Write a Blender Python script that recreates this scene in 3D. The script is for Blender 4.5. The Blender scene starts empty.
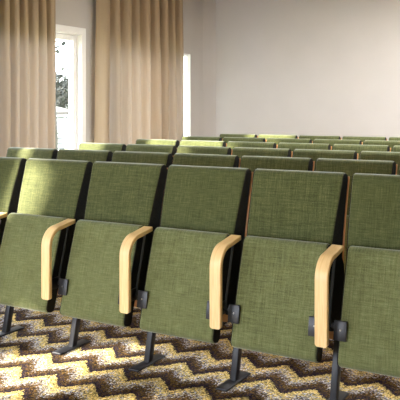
import bpy, bmesh, math, random
from mathutils import Vector
random.seed(7)
scn = bpy.context.scene
COL = scn.collection
R = math.radians

# ------------------------------------------------------------------ materials
def new_mat(name):
    m = bpy.data.materials.new(name); m.use_nodes = True
    nt = m.node_tree; nt.nodes.clear()
    out = nt.nodes.new('ShaderNodeOutputMaterial')
    return m, nt, out

def N(nt, kind, **kw):
    n = nt.nodes.new(kind)
    for k, v in kw.items():
        if k in n.inputs: n.inputs[k].default_value = v
        else: setattr(n, k, v)
    return n

def math_node(nt, op, a, b=None, c=None):
    n = nt.nodes.new('ShaderNodeMath'); n.operation = op
    for i, v in enumerate((a, b, c)):
        if v is None: continue
        if isinstance(v, (int, float)): n.inputs[i].default_value = v
        else: nt.links.new(v, n.inputs[i])
    return n.outputs[0]

def ramp(nt, fac, stops, interp='LINEAR'):
    r = nt.nodes.new('ShaderNodeValToRGB'); r.color_ramp.interpolation = interp
    e = r.color_ramp.elements
    while len(e) > 1: e.remove(e[-1])
    e[0].position = stops[0][0]; e[0].color = (*stops[0][1], 1)
    for p, c in stops[1:]:
        x = e.new(p); x.color = (*c, 1)
    nt.links.new(fac, r.inputs['Fac'])
    return r.outputs['Color']

def simple(name, col, rough=0.6, metal=0.0, var=0.08, scale=20, spec=0.4):
    m, nt, out = new_mat(name)
    b = N(nt, 'ShaderNodeBsdfPrincipled', Roughness=rough, Metallic=metal)
    b.inputs['Specular IOR Level'].default_value = spec
    tc = N(nt, 'ShaderNodeTexCoord')
    no = N(nt, 'ShaderNodeTexNoise', Scale=scale, Detail=4.0)
    nt.links.new(tc.outputs['Object'], no.inputs['Vector'])
    lo = tuple(c * (1 - var) for c in col); hi = tuple(min(1, c * (1 + var)) for c in col)
    c = ramp(nt, no.outputs['Fac'], [(0.3, lo), (0.7, hi)])
    nt.links.new(c, b.inputs['Base Color'])
    nt.links.new(b.outputs[0], out.inputs[0])
    return m

def fabric_mat(name, dark, mid, light, sheen=0.5):
    m, nt, out = new_mat(name)
    b = N(nt, 'ShaderNodeBsdfPrincipled', Roughness=0.85)
    b.inputs['Specular IOR Level'].default_value = 0.15
    b.inputs['Sheen Weight'].default_value = sheen
    b.inputs['Sheen Roughness'].default_value = 0.4
    b.inputs['Sheen Tint'].default_value = (0.92, 0.96, 0.95, 1)
    tc = N(nt, 'ShaderNodeTexCoord'); oi = N(nt, 'ShaderNodeObjectInfo')
    off = N(nt, 'ShaderNodeVectorMath', operation='SCALE')
    off.inputs[0].default_value = (7.1, 3.3, 5.7)
    nt.links.new(oi.outputs['Random'], off.inputs['Scale'])
    add = N(nt, 'ShaderNodeVectorMath', operation='ADD')
    nt.links.new(tc.outputs['Object'], add.inputs[0]); nt.links.new(off.outputs[0], add.inputs[1])
    def streak(sx, sz, det=2.0):
        mp = N(nt, 'ShaderNodeMapping'); mp.inputs['Scale'].default_value = (sx, 3.0, sz)
        nt.links.new(add.outputs[0], mp.inputs['Vector'])
        no = N(nt, 'ShaderNodeTexNoise', Scale=1.0, Detail=det, Roughness=0.7)
        nt.links.new(mp.outputs[0], no.inputs['Vector'])
        return no.outputs['Fac']
    h1 = streak(14, 260); v1 = streak(280, 12); sp = streak(420, 420, 1.0); big = streak(6, 6)
    s = math_node(nt, 'ADD', h1, v1)
    s = math_node(nt, 'ADD', s, math_node(nt, 'MULTIPLY', sp, 0.9))
    s = math_node(nt, 'ADD', s, math_node(nt, 'MULTIPLY', big, 0.25))
    s = math_node(nt, 'DIVIDE', s, 3.15)
    c = ramp(nt, s, [(0.33, dark), (0.5, mid), (0.67, light)])
    nt.links.new(c, b.inputs['Base Color'])
    bp = N(nt, 'ShaderNodeBump', Strength=0.35, Distance=0.002)
    nt.links.new(s, bp.inputs['Height']); nt.links.new(bp.outputs[0], b.inputs['Normal'])
    nt.links.new(b.outputs[0], out.inputs[0])
    return m

def wood_mat(name, a, c_, edge=False):
    m, nt, out = new_mat(name)
    b = N(nt, 'ShaderNodeBsdfPrincipled', Roughness=0.38)
    b.inputs['Specular IOR Level'].default_value = 0.4
    tc = N(nt, 'ShaderNodeTexCoord')
    mp = N(nt, 'ShaderNodeMapping'); mp.inputs['Scale'].default_value = (160, 9, 9)
    nt.links.new(tc.outputs['Object'], mp.inputs['Vector'])
    no = N(nt, 'ShaderNodeTexNoise', Scale=1.0, Detail=4.0, Distortion=0.4)
    nt.links.new(mp.outputs[0], no.inputs['Vector'])
    c = ramp(nt, no.outputs['Fac'], [(0.3, a), (0.7, c_)])
    nt.links.new(c, b.inputs['Base Color'])
    nt.links.new(b.outputs[0], out.inputs[0])
    return m

def carpet_mat():
    m, nt, out = new_mat('chevron_carpet')
    b = N(nt, 'ShaderNodeBsdfPrincipled', Roughness=0.95)
    b.inputs['Specular IOR Level'].default_value = 0.1
    tc = N(nt, 'ShaderNodeTexCoord')
    vo = N(nt, 'ShaderNodeTexVoronoi', Scale=150.0)
    nt.links.new(tc.outputs['Object'], vo.inputs['Vector'])
    sepc = N(nt, 'ShaderNodeSeparateColor'); nt.links.new(vo.outputs['Color'], sepc.inputs[0])
    no = N(nt, 'ShaderNodeTexNoise', Scale=14.0, Detail=3.0)
    nt.links.new(tc.outputs['Object'], no.inputs['Vector'])
    sep = N(nt, 'ShaderNodeSeparateXYZ'); nt.links.new(tc.outputs['Object'], sep.inputs[0])
    x, y = sep.outputs[0], sep.outputs[1]
    PX, PY, AMP = 0.235, 0.23, 0.125
    fr = math_node(nt, 'FRACT', math_node(nt, 'DIVIDE', math_node(nt, 'SUBTRACT', x, 1.53 - 20 * PX), PX))
    tri = math_node(nt, 'SUBTRACT', 1.0, math_node(nt, 'ABSOLUTE', math_node(nt, 'SUBTRACT', math_node(nt, 'MULTIPLY', fr, 2.0), 1.0)))
    yy = math_node(nt, 'SUBTRACT', math_node(nt, 'ADD', y, 0.6 + 40 * PY), math_node(nt, 'MULTIPLY', tri, AMP))
    t = math_node(nt, 'DIVIDE', yy, PY)
    t = math_node(nt, 'ADD', t, math_node(nt, 'MULTIPLY', math_node(nt, 'SUBTRACT', no.outputs['Fac'], 0.5), 0.16))
    t0 = math_node(nt, 'FRACT', t)
    # tuft jitter, fading at the crisp line so it stays crisp
    jit = math_node(nt, 'MULTIPLY', math_node(nt, 'SUBTRACT', sepc.outputs[0], 0.5), 0.3)
    jit2 = math_node(nt, 'MULTIPLY', math_node(nt, 'SUBTRACT', sepc.outputs[0], 0.5), 0.10)
    t1 = math_node(nt, 'FRACT', math_node(nt, 'ADD', t, jit2))
    t2 = math_node(nt, 'ADD', t1, jit)
    t2 = math_node(nt, 'MINIMUM', math_node(nt, 'MAXIMUM', t2, 0.0), 1.0)
    c = ramp(nt, t2, [(0.0, CARPET[0]), (0.12, CARPET[0]), (0.24, CARPET[1]), (0.46, CARPET[2]), (0.54, CARPET[3]),
                      (0.64, CARPET[4]), (0.74, CARPET[5]), (1.0, CARPET[5])])
    hsv = N(nt, 'ShaderNodeHueSaturation')
    nt.links.new(math_node(nt, 'ADD', math_node(nt, 'MULTIPLY', sepc.outputs[1], 1.7), 0.15), hsv.inputs['Value'])
    nt.links.new(c, hsv.inputs['Color'])
    nt.links.new(hsv.outputs[0], b.inputs['Base Color'])
    bp = N(nt, 'ShaderNodeBump', Strength=0.8, Distance=0.006)
    nt.links.new(vo.outputs['Distance'], bp.inputs['Height']); bp.invert = True
    nt.links.new(bp.outputs[0], b.inputs['Normal'])
    nt.links.new(b.outputs[0], out.inputs[0])
    return m

def curtain_mat():
    m, nt, out = new_mat('curtain_cloth')
    d = N(nt, 'ShaderNodeBsdfDiffuse'); tr = N(nt, 'ShaderNodeBsdfTranslucent')
    tc = N(nt, 'ShaderNodeTexCoord')
    mp = N(nt, 'ShaderNodeMapping'); mp.inputs['Scale'].default_value = (40, 90, 4)
    nt.links.new(tc.outputs['Object'], mp.inputs['Vector'])
    no = N(nt, 'ShaderNodeTexNoise', Scale=1.0, Detail=3.0)
    nt.links.new(mp.outputs[0], no.inputs['Vector'])
    c = ramp(nt, no.outputs['Fac'], [(0.3, CURT[0]), (0.7, CURT[1])])
    nt.links.new(c, d.inputs['Color'])
    tr.inputs['Color'].default_value = (*CURT[2], 1)
    mx = N(nt, 'ShaderNodeMixShader'); mx.inputs[0].default_value = CURT[3]
    nt.links.new(d.outputs[0], mx.inputs[1]); nt.links.new(tr.outputs[0], mx.inputs[2])
    nt.links.new(mx.outputs[0], out.inputs[0])
    return m

def glass_mat():
    m, nt, out = new_mat('window_glass')
    t = N(nt, 'ShaderNodeBsdfTransparent'); g = N(nt, 'ShaderNodeBsdfGlossy', Roughness=0.02)
    t.inputs['Color'].default_value = (0.97, 0.985, 0.98, 1)
    mx = N(nt, 'ShaderNodeMixShader'); mx.inputs[0].default_value = 0.06
    nt.links.new(t.outputs[0], mx.inputs[1]); nt.links.new(g.outputs[0], mx.inputs[2])
    nt.links.new(mx.outputs[0], out.inputs[0])
    return m

def siding_mat():
    m, nt, out = new_mat('white_clapboard')
    b = N(nt, 'ShaderNodeBsdfPrincipled', Roughness=0.7)
    tc = N(nt, 'ShaderNodeTexCoord'); sep = N(nt, 'ShaderNodeSeparateXYZ')
    nt.links.new(tc.outputs['Object'], sep.inputs[0])
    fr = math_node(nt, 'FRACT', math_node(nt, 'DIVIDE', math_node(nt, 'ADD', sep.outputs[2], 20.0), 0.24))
    c = ramp(nt, fr, [(0.0, (0.03, 0.03, 0.03)), (0.26, (0.03, 0.03, 0.03)), (0.32, (0.6, 0.6, 0.58)), (1.0, (0.62, 0.62, 0.6))])  # dark bands paint the shadow gaps between boards into the colour
    nt.links.new(c, b.inputs['Base Color']); nt.links.new(b.outputs[0], out.inputs[0])
    return m

CARPET = [(0.020, 0.014, 0.028), (0.062, 0.035, 0.013), (0.14, 0.082, 0.020), (0.20, 0.19, 0.23), (0.46, 0.47, 0.55), (0.52, 0.40, 0.15)]
CURT = [(0.30, 0.22, 0.14), (0.33, 0.245, 0.158), (0.60, 0.57, 0.57), 0.085]
M = dict(
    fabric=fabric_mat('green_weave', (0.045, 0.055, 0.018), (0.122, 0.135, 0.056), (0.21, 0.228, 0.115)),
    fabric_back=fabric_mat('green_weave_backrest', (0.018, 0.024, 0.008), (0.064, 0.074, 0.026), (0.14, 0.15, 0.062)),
    dark=simple('charcoal_side_cloth', (0.012, 0.012, 0.010), 0.8, var=0.2, scale=80, spec=0.2),
    beech=wood_mat('beech_veneer', (0.70, 0.46, 0.21), (0.82, 0.60, 0.32)),
    ply=wood_mat('plywood_shell', (0.46, 0.20, 0.065), (0.58, 0.28, 0.10)),
    steel=simple('dark_steel', (0.016, 0.016, 0.022), 0.4, 0.2, spec=0.5),
    bolt=simple('bright_bolt', (0.5, 0.5, 0.52), 0.3, 0.9),
    wall=simple('warm_white_paint', (0.475, 0.452, 0.435), 0.9, var=0.02, scale=3, spec=0.1),
    ceil=simple('ceiling_paint', (0.75, 0.71, 0.67), 0.9, var=0.02, scale=3, spec=0.1),
    white=simple('white_gloss_paint', (0.82, 0.82, 0.82), 0.35, var=0.02, scale=6),
    rail=simple('rail_metal', (0.5, 0.5, 0.5), 0.4, 0.6),
    bark=simple('bark', (0.03, 0.025, 0.02), 0.9, var=0.3, scale=5),
    leaf=simple('leaves', (0.018, 0.020, 0.015), 0.8, var=0.4, scale=3),
    roof=simple('roof_tiles', (0.05, 0.042, 0.034), 0.8, var=0.25, scale=6),
    lawn=simple('lawn', (0.16, 0.19, 0.09), 0.95, var=0.3, scale=1.5),
    siding=siding_mat(), glass=glass_mat(),
)
def fill_mat(v):
    m, nt, out = new_mat('fill_emission'); e = N(nt, 'ShaderNodeEmission', Strength=v); e.inputs['Color'].default_value = (1, 0.97, 0.92, 1)
    nt.links.new(e.outputs[0], out.inputs[0]); return m
M['fill_glow'] = fill_mat(46.0)  # emission of the panels added as fill over the rows
M['carpet'] = carpet_mat(); M['curtain'] = curtain_mat()

# ------------------------------------------------------------------ mesh helpers
def link(name, bm, mat, parent=None, smooth=False, sharp=40):
    me = bpy.data.meshes.new(name)
    bmesh.ops.recalc_face_normals(bm, faces=bm.faces)
    if smooth:
        for f in bm.faces: f.smooth = True
        for e in bm.edges:
            if len(e.link_faces) == 2 and e.calc_face_angle(0) > R(sharp): e.smooth = False
    bm.to_mesh(me); bm.free()
    me.materials.append(mat)
    o = bpy.data.objects.new(name, me); COL.objects.link(o)
    if parent: o.parent = parent
    return o

def box(bm, x0, x1, y0, y1, z0, z1, bevel=0.0, seg=2):
    v = [bm.verts.new(p) for p in ((x0,y0,z0),(x1,y0,z0),(x1,y1,z0),(x0,y1,z0),(x0,y0,z1),(x1,y0,z1),(x1,y1,z1),(x0,y1,z1))]
    fs = [bm.faces.new([v[i] for i in q]) for q in ((0,1,5,4),(1,2,6,5),(2,3,7,6),(3,0,4,7),(4,5,6,7),(3,2,1,0))]
    if bevel:
        es = {e for f in fs for e in f.edges}
        bmesh.ops.bevel(bm, geom=list(es), offset=bevel, segments=seg, affect='EDGES', profile=0.5)
    return bm

def normals2d(prof):
    n = len(prof); out = []
    area = sum(prof[i][0] * prof[(i+1) % n][1] - prof[(i+1) % n][0] * prof[i][1] for i in range(n))
    s = 1 if area > 0 else -1
    for i in range(n):
        a = Vector(prof[i-1]); b = Vector(prof[i]); c = Vector(prof[(i+1) % n])
        d1 = (b-a).normalized(); d2 = (c-b).normalized()
        n1 = Vector((d1.y, -d1.x)); n2 = Vector((d2.y, -d2.x))
        m = (n1+n2).normalized()
        k = max(0.5, m.dot(n1))
        out.append(m * s / k)
    return out

def loft(bm, prof, x0, x1, r, seg=4, mid=1, puff=0.0):
    """closed (y,z) profile swept along x, ends rounded over by radius r"""
    nr = normals2d(prof)
    st = []
    for k in range(seg + 1):
        a = math.pi/2 * k/seg
        st.append((x0 + r*(1-math.sin(a)), r*(1-math.cos(math.pi/2 - a)) if False else r*(1-math.sin(math.acos(max(-1,min(1,1-(r*(1-math.cos(a)))/r)))) )))
    st = []
    for k in range(seg + 1):
        a = math.pi/2 * k/seg            # a=0 at the cap, 90deg where full size
        st.append((r*(1-math.cos(a)), r*(1-math.sin(a))))
    xs = [(x0+d, o) for d, o in st] + [(x0 + r + (x1-x0-2*r)*i/(mid+1), 0.0) for i in range(1, mid+1)] + [(x1-d, o) for d, o in reversed(st)]
    rings = []
    for x, o in xs:
        u = (x-x0)/(x1-x0); pf = puff * (1-(2*u-1)**4)
        rings.append([bm.verts.new((x, p[0]-n[0]*(o-pf), p[1]-n[1]*(o-pf))) for p, n in zip(prof, nr)])
    for a, b in zip(rings, rings[1:]):
        for i in range(len(prof)):
            j = (i+1) % len(prof)
            bm.faces.new((a[i], a[j], b[j], b[i]))
    bm.faces.new(rings[0]); bm.faces.new(list(reversed(rings[-1])))
    return bm

def arc(cy, cz, r, a0, a1, n):
    return [(cy + r*math.cos(R(a0+(a1-a0)*i/n)), cz + r*math.sin(R(a0+(a1-a0)*i/n))) for i in range(n+1)]

def tag(o, label=None, cat=None, group=None, kind=None):
    if label: o['label'] = label
    if cat: o['category'] = cat
    if group: o['group'] = group
    if kind: o['kind'] = kind
    return o

def empty(name, loc=(0,0,0)):
    o = bpy.data.objects.new(name, None); COL.objects.link(o); o.location = loc
    o.empty_display_size = 0.1
    return o

def tube(bm, pts, radii, seg=8):
    rings = []
    for i, p in enumerate(pts):
        p = Vector(p)
        d = (Vector(pts[min(i+1, len(pts)-1)]) - Vector(pts[max(i-1, 0)])).normalized()
        u = d.orthogonal().normalized(); w = d.cross(u)
        rings.append([bm.verts.new(p + radii[i]*(u*math.cos(2*math.pi*k/seg) + w*math.sin(2*math.pi*k/seg))) for k in range(seg)])
    for a, b in zip(rings, rings[1:]):
        # match the closest vertex so twisted frames do not pinch
        s = min(range(seg), key=lambda q: (a[0].co-b[q].co).length)
        for k in range(seg):
            bm.faces.new((a[k], a[(k+1) % seg], b[(k+1+s) % seg], b[(k+s) % seg]))
    bm.faces.new(rings[0]); bm.faces.new(list(reversed(rings[-1])))

# ------------------------------------------------------------------ the seat (local: x right along the row, y to the rear, z up)
MOD, PITCH = 0.5, 0.8586
def back_front(z):
    pts = [(0.98, -0.006), (0.85, -0.043), (0.705, -0.077), (0.55, -0.096), (0.40, -0.100), (0.2, -0.1)]
    for (za, ya), (zb, yb) in zip(pts, pts[1:]):
        if z >= zb: return ya + (yb-ya)*(za-z)/(za-zb)
    return -0.1

def build_seat():
    root = empty('auditorium_seat')
    # backrest cushion
    th = 0.070
    zs = [0.98, 0.93, 0.87, 0.81, 0.75, 0.69, 0.62, 0.55, 0.48]
    top_r = th/2
    cy = back_front(0.98) + top_r
    front = [(back_front(z), z) for z in zs]
    rear = [(back_front(z) + th, z) for z in reversed(zs)]
    bot = arc(back_front(0.45)+th/2, 0.45, th/2, 180, 360, 6)
    prof = arc(cy, 0.982, top_r, 0, 180, 10) + front[1:] + bot + rear[:-1]
    def splay(bm, x_ref):      # the side of the cushion splays: front edge narrower towards the seat
        for v in bm.verts:
            tz = 0.030*min(1, max(0, (0.99 - v.co.z)/0.28))
            dep = min(1, max(0, (v.co.y - back_front(min(v.co.z, 0.98)))/th))
            v.co.x -= tz*(1-dep)*max(0, v.co.x/x_ref)**6
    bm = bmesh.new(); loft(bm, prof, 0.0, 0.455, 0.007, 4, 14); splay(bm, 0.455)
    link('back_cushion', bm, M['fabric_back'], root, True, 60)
    # dark side panels of the backrest
    nr = normals2d(prof)
    for xa, xb in ((0.4545, 0.4585), (-0.0035, 0.0005)):
        bm = bmesh.new()
        p2 = [(p[0]-n[0]*0.003, p[1]-n[1]*0.003) for p, n in zip(prof, nr)]
        loft(bm, p2, xa, xb, 0.001, 1, 0)
        if xa > 0.2: splay(bm, xb)
        link('back_side_panel', bm, M['dark'], root, True)
    # plywood back shell
    zz = [0.995, 0.95, 0.85, 0.78, 0.705, 0.62, 0.55, 0.47, 0.40, 0.32, 0.25]
    f = [(back_front(z) + th + 0.0015, z) for z in zz]
    b = [(y + 0.008, z) for y, z in reversed(f)]
    bm = bmesh.new(); loft(bm, f + b, -0.004, 0.463, 0.003, 2, 0)
    link('back_shell', bm, M['ply'], root, True)
    # tipped-up seat cushion: along a leaning line
    P0 = Vector((-0.333, 0.242)); P1 = Vector((-0.190, 0.727))
    d = (P1-P0).normalized(); n = Vector((d.y, -d.x))      # n points to the rear
    L = (P1-P0).length; T = 0.072; r = 0.03; rt = 0.034
    def w(a, c): q = P0 + d*a + n*c; return (q.x, q.y)
    prof = []
    for k in range(7):                                       # bottom front corner
        a = R(270 - 90*k/6); prof.append(w(r + r*math.sin(a), r + r*math.cos(a)) if False else w(r - r*math.cos(math.pi/2*k/6), r - r*math.sin(math.pi/2*k/6)))
    prof = []
    for k in range(7):
        a = math.pi/2*k/6; prof.append(w(r - r*math.sin(a), r - r*math.cos(a)))      # from the front face round to the bottom end
    prof = prof[::1]
    for k in range(1, 7):
        a = math.pi/2*k/6; prof.append(w(r - r*math.cos(a), T - r + r*math.sin(a)))
    for k in range(9):
        a = math.pi*k/8; prof.append(w(L - rt + rt*math.sin(a), T/2 + (T/2)*math.cos(a)))
    for k in range(1, 7):
        prof.append(w(L - rt - (L - rt - r)*k/7, 0.0 - 0.004*math.sin(math.pi*k/7)))
    bm = bmesh.new(); loft(bm, prof, 0.041, 0.447, 0.009, 4, 6)
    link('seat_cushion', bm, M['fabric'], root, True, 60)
    nr = normals2d(prof)
    p2 = [(p[0]-q[0]*0.004, p[1]-q[1]*0.004) for p, q in zip(prof, nr)]
    for xa, xb in ((0.4465, 0.4505), (0.0375, 0.0415)):
        bm = bmesh.new(); loft(bm, p2, xa, xb, 0.001, 1, 0)
        link('seat_side_panel', bm, M['dark'], root, True)
    # bentwood armrest
    yf, zt, rb, t = -0.374, 0.698, 0.100, 0.021
    zbot, yr = 0.326, -0.165
    outer = [(yr, zt+0.018)] + arc(yf+rb, zt-rb, rb, 90, 180, 12) + [(yf, zbot)]
    inner = [(yf+t, zbot)] + arc(yf+rb, zt-rb, rb-t, 180, 90, 12) + [(yr, zt-t+0.018)]
    bm = bmesh.new(); loft(bm, outer + inner, -0.042, 0.015, 0.004, 3, 8)
    # round the lower end of the front bar
    for v in bm.verts:
        if v.co.z < zbot + 0.012:
            cx = -0.0135; k = abs(v.co.x - cx)/0.0285
            v.co.z += 0.010*max(0, (k-0.55)/0.45)**2
    link('armrest', bm, M['beech'], root, True, 50)
    # hinge brackets on the lower corners of the seat, joined by a rod behind the armrest
    zc = 0.385; yc = P0.x + (zc - P0.y)*d.x/d.y
    for xa, xb in ((0.018, 0.074), (0.405, 0.463)):
        bm = bmesh.new()
        box(bm, xa, xb, yc-0.017, yc-0.008, zc-0.040, zc+0.040, 0.002)
        for v in bm.verts: v.co.y += 0.6*(v.co.z-zc)*d.x/d.y
        inx = 0.032 if xa < 0.2 else 0.457
        box(bm, inx-0.005, inx+0.005, yc-0.010, yc+0.08, zc-0.03, zc+0.03, 0.002)
        br = link('hinge_bracket', bm, M['steel'], root, True, 35)
        bx = xa+0.030 if xa < 0.2 else xb-0.030
        bm = bmesh.new(); tube(bm, [(bx, yc-0.021, zc+0.004), (bx, yc-0.014, zc+0.004)], [0.004, 0.004], 8)
        link('bolt', bm, M['bolt'], br)
    bm = bmesh.new(); tube(bm, [(-0.035, yc+0.045, zc), (0.027, yc+0.045, zc)], [0.012, 0.012], 12)
    link('hinge_rod', bm, M['steel'], root, True)
    # steel side plate that carries the armrest, standing on the beam between two seats
    pl = [(-0.185, 0.696), (-0.15, 0.700), (-0.09, 0.62), (-0.052, 0.43), (-0.052, 0.37), (-0.19, 0.345), (-0.255, 0.36), (-0.262, 0.43)]
    bm = bmesh.new(); loft(bm, pl, -0.024, -0.010, 0.002, 1, 0)
    link('side_plate', bm, M['dark'], root)
    # beam under the row, leaning leg and foot plate
    bm = bmesh.new(); box(bm, -0.066, MOD-0.067, -0.055, -0.013, 0.35, 0.40, 0.003)
    link('beam', bm, M['steel'], root, True)
    bm = bmesh.new()
    lx = -0.047
    box(bm, lx-0.016, lx+0.016, -0.02, 0.02, 0.008, 0.352, 0.003)
    for v in bm.verts: v.co.y += -0.118 + (v.co.z)*0.235
    lg = link('leg', bm, M['steel'], root, True)
    bm = bmesh.new(); box(bm, lx-0.03, lx+0.03, -0.25, 0.005, 0.0, 0.010, 0.003)
    link('foot_plate', bm, M['steel'], lg, True)
    return root

def copy_tree(o, parent=None):
    c = o.copy(); COL.objects.link(c)
    if parent: c.parent = parent
    for ch in list(o.children): copy_tree(ch, c)
    return c

ORD = ['first', 'second', 'third', 'fourth', 'fifth', 'sixth', 'seventh']
SEATS = [
    ('front row', 'front row seats', {
        1: 'green tip-up auditorium seat cut off at left edge, sunlight slanting across its backrest',
        2: 'green front row seat with broad tan sunlight patch on its backrest corner',
        3: 'green front row tip-up seat, third from the left, behind leftmost complete beech armrest',
        4: 'green front row tip-up seat in the middle, fourth from the left',
        5: 'green front row tip-up seat, second from the right edge, fifth from the left',
        6: 'green front row tip-up seat cut off at the right edge of the photo'}),
    ('second row', 'second row seats', range(0, 7)),
    ('third row', 'third row seats', range(0, 6)),
    ('fourth row', 'fourth row seats', range(0, 6)),
    ('fifth row', 'fifth row seats', range(0, 5)),
    ('back row', 'back row seats', range(0, 5)),
]
def row_label(row, k, n):
    if k == 0: return f'green auditorium seat at the window end of the {row}, backrest top showing'
    if k == n-1: return f'green auditorium seat at the right edge of the photo in the {row}'
    return f'green auditorium seat, {ORD[k]} from the window end of the {row}'
proto = build_seat(); first = True
for r, (row, grp, cols) in enumerate(SEATS):
    cl = list(cols)
    for k, c in enumerate(cl):
        o = proto if first else copy_tree(proto)
        first = False
        o.location = (MOD*c, PITCH*r, 0)
        tag(o, cols[c] if isinstance(cols, dict) else row_label(row, k, len(cl)), 'seat', grp)

# ------------------------------------------------------------------ the room
XW, YB, YF, XR, ZC = -1.0, 5.85, -6.5, 7.0, 2.9
WT = 0.16
def struct(name, bm, mat, parent=None, **kw):
    o = link(name, bm, mat, parent, **kw)
    if not parent: o['kind'] = 'structure'
    return o
bm = bmesh.new(); box(bm, XW-WT, XR+WT, YF-WT, YB+WT, -0.12, 0.0); struct('floor', bm, M['carpet'])
bm = bmesh.new(); box(bm, XW-WT, XR+WT, YF-WT, YB+WT, ZC, ZC+0.15); struct('ceiling', bm, M['ceil'])
bm = bmesh.new(); box(bm, XW-WT, XR+WT, YB, YB+WT, 0, ZC); struct('wall_back', bm, M['wall'])
bm = bmesh.new(); box(bm, XR, XR+WT, YF, YB, 0, ZC); struct('wall_right', bm, M['wall'])
bm = bmesh.new()     # chamfered corner between the two walls
lo = [bm.verts.new(p) for p in ((XW, 5.645, 0), (-0.904, YB, 0), (XW, YB, 0))]; hi = [bm.verts.new((v.co.x, v.co.y, ZC)) for v in lo]
bm.faces.new(lo); bm.faces.new(hi)
for i in range(3): bm.faces.new((lo[i], lo[(i+1) % 3], hi[(i+1) % 3], hi[i]))
struct('trim_1', bm, M['wall'])

HEAD = 2.12
#          y0     y1    sill  head
WIN = [(0.30, 2.96, 0.35, HEAD), (3.30, 5.27, 0.35, 2.05), (-0.54, -0.27, 1.5, HEAD), (-2.37, -1.97, 1.6, HEAD),
       (-3.62, -2.58, 0.35, 1.5), (-5.0, -3.70, 0.35, 1.75), (-6.3, -5.1, 0.35, HEAD)]  # unseen openings from the third on, sized to shape the sun patches
bm = bmesh.new()
ys = sorted(WIN); prev = YF - WT
for (a, b, s, h) in ys:
    box(bm, XW-WT, XW, prev, a, 0, ZC)
    box(bm, XW-WT, XW, a, b, 0, s); box(bm, XW-WT, XW, a, b, h, ZC)
    prev = b
box(bm, XW-WT, XW, prev, YB+WT, 0, ZC)
struct('wall_left', bm, M['wall'])

def window(i, y0, y1, z0, z1):
    cw = 0.07 if i != 2 else 0.004
    bm = bmesh.new()     # casing on the wall and lining of the reveal
    x0, x1 = XW-0.002, XW+0.016
    box(bm, x0, x1, y0-cw, y0, z0-cw, z1+cw, 0.003); box(bm, x0, x1, y1, y1+cw, z0-cw, z1+cw, 0.003)
    box(bm, x0, x1, y0, y1, z1, z1+cw, 0.003); box(bm, x0, x1+0.01, y0, y1, z0-0.03, z0, 0.003)
    lt = 0.008
    box(bm, XW-WT, XW, y0, y0+lt, z0, z1); box(bm, XW-WT, XW, y1-lt, y1, z0, z1)
    box(bm, XW-WT, XW, y0+lt, y1-lt, z1-lt, z1); box(bm, XW-WT, XW, y0+lt, y1-lt, z0, z0+lt)
    w = struct(f'window_{i}', bm, M['white'])
    if y1-y0 < 0.5: return
    bm = bmesh.new(); a, b, c, d = y0+lt, y1-lt, z0+lt, z1-lt
    sx0, sx1, sw = (XW-0.07, XW-0.01, 0.014) if i == 2 else (XW-0.095, XW-0.045, 0.065)
    box(bm, sx0, sx1, a, a+sw, c, d, 0.004); box(bm, sx0, sx1, b-sw, b, c, d, 0.004)
    box(bm, sx0, sx1, a+sw, b-sw, d-sw, d, 0.004); box(bm, sx0, sx1, a+sw, b-sw, c, c+sw, 0.004)
    m_ = (a+b)/2 if y1-y0 > 1.9 else None
    if m_: box(bm, sx0, sx1, m_-0.04, m_+0.04, c+sw, d-sw, 0.004)
    struct('sash', bm, M['white'], w)
    bm = bmesh.new(); box(bm, sx0+0.025, sx0+0.035, a+sw*.8, b-sw*.8, c+sw*.8, d-sw*.8)
    struct('pane', bm, M['glass'], w)
for i, wdef in enumerate(WIN): window(i+1, *wdef)

bm = bmesh.new(); box(bm, XW-0.75, XW-0.3, 4.30, 4.62, -2.2, 3.2); struct('sun_blocker', bm, M['white'])  # unseen post added outside to keep a sun spot off the back wall
# wall behind the viewer, with an unseen opening added for fill light
FW = [(-0.6, 2.4)]
bm = bmesh.new(); prev = XW-WT
for a, b in FW:
    box(bm, prev, a, YF-WT, YF, 0, ZC); box(bm, a, b, YF-WT, YF, 0, 0.5); box(bm, a, b, YF-WT, YF, 2.5, ZC); prev = b
box(bm, prev, XR+WT, YF-WT, YF, 0, ZC)
struct('wall_front', bm, M['wall'])

# ------------------------------------------------------------------ curtains
def curtain(y0, y1, folds, xc, amp, flare, seed, label):
    rnd = random.Random(seed)
    ny, nz = folds*22, 24
    ph = [rnd.uniform(-0.5, 0.5) for _ in range(folds+2)]
    am = [rnd.uniform(0.65, 1.2) for _ in range(folds+2)]
    zt, zb = ZC-0.05, 0.015
    bm = bmesh.new(); g = []
    for j in range(nz+1):
        w = j/nz; z = zt + (zb-zt)*w; row = []
        for i in range(ny+1):
            s = i/ny*folds; k = int(min(s, folds-1e-6)); fr = s-k
            a = am[k]*(1-fr) + am[k+1]*fr
            sh = ph[k]*(1-fr) + ph[k+1]*fr
            wave = 2*abs(math.sin(math.pi*(s + 0.18*sh)))**0.8 - 1
            pinch = 0.75 + 0.25*min(1, w*2.5)
            x = xc + amp*a*pinch*wave + 0.006*math.sin(3*s + 5*w)
            mid = (y0+y1)/2; u = i/ny
            y = y0 + (y1-y0)*u + 0.28*(y1-y0)/folds*math.sin(4*math.pi*s)*0.12
            y = mid + (y-mid)*(1 + flare*(w-0.45))
            row.append(bm.verts.new((x, y, z)))
        g.append(row)
    for j in range(nz):
        for i in range(ny):
            bm.faces.new((g[j][i], g[j][i+1], g[j+1][i+1], g[j+1][i]))
    o = link('curtain', bm, M['curtain'], None, True, 180)
    tag(o, label, 'curtain', 'floor length window curtains')
    # header tape and hooks at the top
    bm = bmesh.new(); box(bm, xc-0.02, xc+0.02, y0+0.03, y1-0.03, zt-0.002, zt+0.028, 0.004)
    link('curtain_header', bm, M['curtain'], o)
    return o
curtain(1.53, 2.43, 7, -0.905, 0.066, 0.012, 3, 'beige pleated curtain at the far left, left of the bare window strip')
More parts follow.
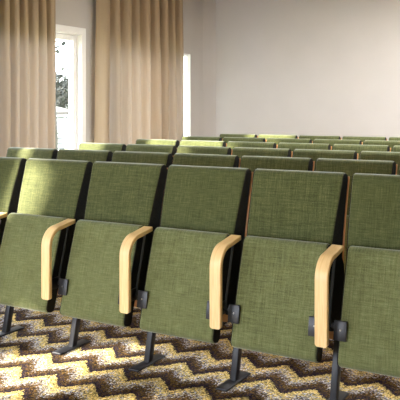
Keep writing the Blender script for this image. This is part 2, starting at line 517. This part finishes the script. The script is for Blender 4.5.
curtain(3.13, 4.91, 9, -0.885, 0.082, 0.03, 11, 'wide beige pleated curtain to the right of the window, near the room corner')

for yy in (2.2, 4.1):  # unseen glowing panels added to brighten the row tops from above
    t = empty('fill_panel', (3.2, yy, ZC)); tag(t, 'long unseen glowing panel added for fill above the seat rows', 'fill panel', 'added fill panels')
    bm = bmesh.new()
    for q in ((-1.9, 1.9, -0.2, -0.17), (-1.9, 1.9, 0.17, 0.2), (-1.9, -1.87, -0.17, 0.17), (1.87, 1.9, -0.17, 0.17)): box(bm, *q, -0.03, 0.0)
    link('frame', bm, M['white'], t)
    bm = bmesh.new(); box(bm, -1.87, 1.87, -0.17, 0.17, -0.02, 0.0); link('glow_sheet', bm, M['fill_glow'], t)

# ------------------------------------------------------------------ outside
bm = bmesh.new(); box(bm, -80, XW-WT-0.3, -60, 90, -2.3, -2.2); struct('ground', bm, M['lawn'])
def at(u, v, dist):        # a point outdoors on a bearing seen from the seats
    s, co = math.sin(1.0496), math.cos(1.0496)
    X = (u-200)/723.4*dist; z = 1.315 - (v-108.44)/723.4*dist
    return (4.0436 + X*s - dist*co, -3.2196 + X*co + dist*s, z)
h = empty('house', (-20.5, 17.0, -2.2)); tag(h, 'white clapboard house with a low tiled roof outside the window', 'house')
bm = bmesh.new(); box(bm, -5.0, 2.0, -8.0, 6.2, 0, 3.35); hw = link('siding_wall', bm, M['siding'], h)
bm = bmesh.new()
v = [bm.verts.new(p) for p in ((-5.5,-8.5,3.35),(2.6,-8.5,3.35),(2.6,6.6,3.35),(-5.5,6.6,3.35),(-1.5,-6.5,4.3),(-1.5,5.5,4.3))]
v2 = [bm.verts.new((p.co.x, p.co.y, p.co.z-0.12)) for p in v[:4]]
for q in ((0,1,4),(1,2,5,4),(2,3,5),(3,0,4,5)): bm.faces.new([v[i] for i in q])
for i in range(4): bm.faces.new((v[i], v[(i+1)%4], v2[(i+1)%4], v2[i]))
bm.faces.new(v2)
link('roof', bm, M['roof'], h)

def tree(base, H, spread, crown_z, n, seed, label, leafd=1.0, low=0.3):
    rnd = random.Random(seed)
    t = empty('tree', base); tag(t, label, 'tree', 'trees outside the window')
    bm = bmesh.new(); tube(bm, [(0,0,0),(0.1,0.05,H*0.4),(-0.05,0.1,H*0.75),(0.05,0,H)], [0.22,0.17,0.1,0.03], 8)
    tips = []
    for k in range(n):
        z0 = H*rnd.uniform(low, 0.92); a = rnd.uniform(0, 2*math.pi); L = spread*rnd.uniform(0.4, 1)
        p1 = (L*0.5*math.cos(a), L*0.5*math.sin(a), z0 + L*0.25); p2 = (L*math.cos(a+0.2), L*math.sin(a+0.2), z0 + L*0.35)
        tube(bm, [(0,0.05,z0), p1, p2], [0.06, 0.04, 0.015], 5); tips += [p1, p2]
    link('trunk', bm, M['bark'], t, True)
    bm = bmesh.new()
    for p in tips:
        for k in range(int(60*leafd)):
            c = Vector(p) + Vector([rnd.gauss(0, 0.42) for _ in range(3)])
            u = Vector([rnd.uniform(-1,1) for _ in range(3)]).normalized(); w = u.orthogonal().normalized()
            s = rnd.uniform(0.07, 0.15)
            bm.faces.new([bm.verts.new(c+u*s), bm.verts.new(c+w*s*0.6), bm.verts.new(c-u*s), bm.verts.new(c-w*s*0.6)])
    link('foliage', bm, M['leaf'], t)
p = at(58, 100, 43); tree((p[0], p[1], -2.2), 4.9, 2.0, 0, 26, 5, 'bushy grey-green tree beyond the house roof', 0.8, 0.74)
p = at(49, 100, 22); tree((p[0], p[1], -2.2), 6.4, 1.5, 0, 6, 9, 'sparse leafy tree with bare branches beside the window curtain', 0.12, 0.80)

# ------------------------------------------------------------------ light
wd = bpy.data.worlds.new('sky'); scn.world = wd; wd.use_nodes = True
bg = wd.node_tree.nodes.get('Background') or wd.node_tree.nodes.new('ShaderNodeBackground')
bg.inputs['Color'].default_value = (0.90, 0.96, 1.04, 1); bg.inputs['Strength'].default_value = 16.0
sd = bpy.data.lights.new('sun', 'SUN'); sd.energy = 45; sd.angle = R(2.5); sd.color = (1.0, 0.90, 0.74)
so = bpy.data.objects.new('sun', sd); COL.objects.link(so)
so.rotation_euler = Vector((1.0, 1.0, -0.5)).to_track_quat('-Z', 'Y').to_euler()
so.location = (-10, -4, 8)

def portal(name, loc, rot, sx, sy):
    l = bpy.data.lights.new(name, 'AREA'); l.shape = 'RECTANGLE'; l.size = sx; l.size_y = sy
    l.cycles.is_portal = True
    o = bpy.data.objects.new(name, l); COL.objects.link(o); o.location = loc; o.rotation_euler = rot
for i, (a, b, s, hh) in enumerate(WIN):
    portal('daylight', (XW-WT-0.02, (a+b)/2, (s+hh)/2), (0, -math.pi/2, 0), hh-s, b-a)
for a, b in FW: portal('daylight', ((a+b)/2, YF-WT-0.02, 1.5), (math.pi/2, 0, 0), b-a, 2.0)

# ------------------------------------------------------------------ camera
cd = bpy.data.cameras.new('camera'); cam = bpy.data.objects.new('camera', cd); COL.objects.link(cam)
cd.sensor_width = 36; cd.lens = 723.4/400*36; cd.shift_y = -(200-108.44)/400
cam.location = (4.0436, -3.2196, 1.315); cam.rotation_euler = (R(90), 0, math.pi/2 - 1.0496)
scn.camera = cam
vs = scn.view_settings
vs.view_transform = 'Standard'; vs.look = 'None'; vs.gamma = 1; vs.use_curve_mapping = False; vs.exposure = 0.0
scn.cycles.max_bounces = 10; scn.cycles.diffuse_bounces = 6; scn.cycles.transparent_max_bounces = 12
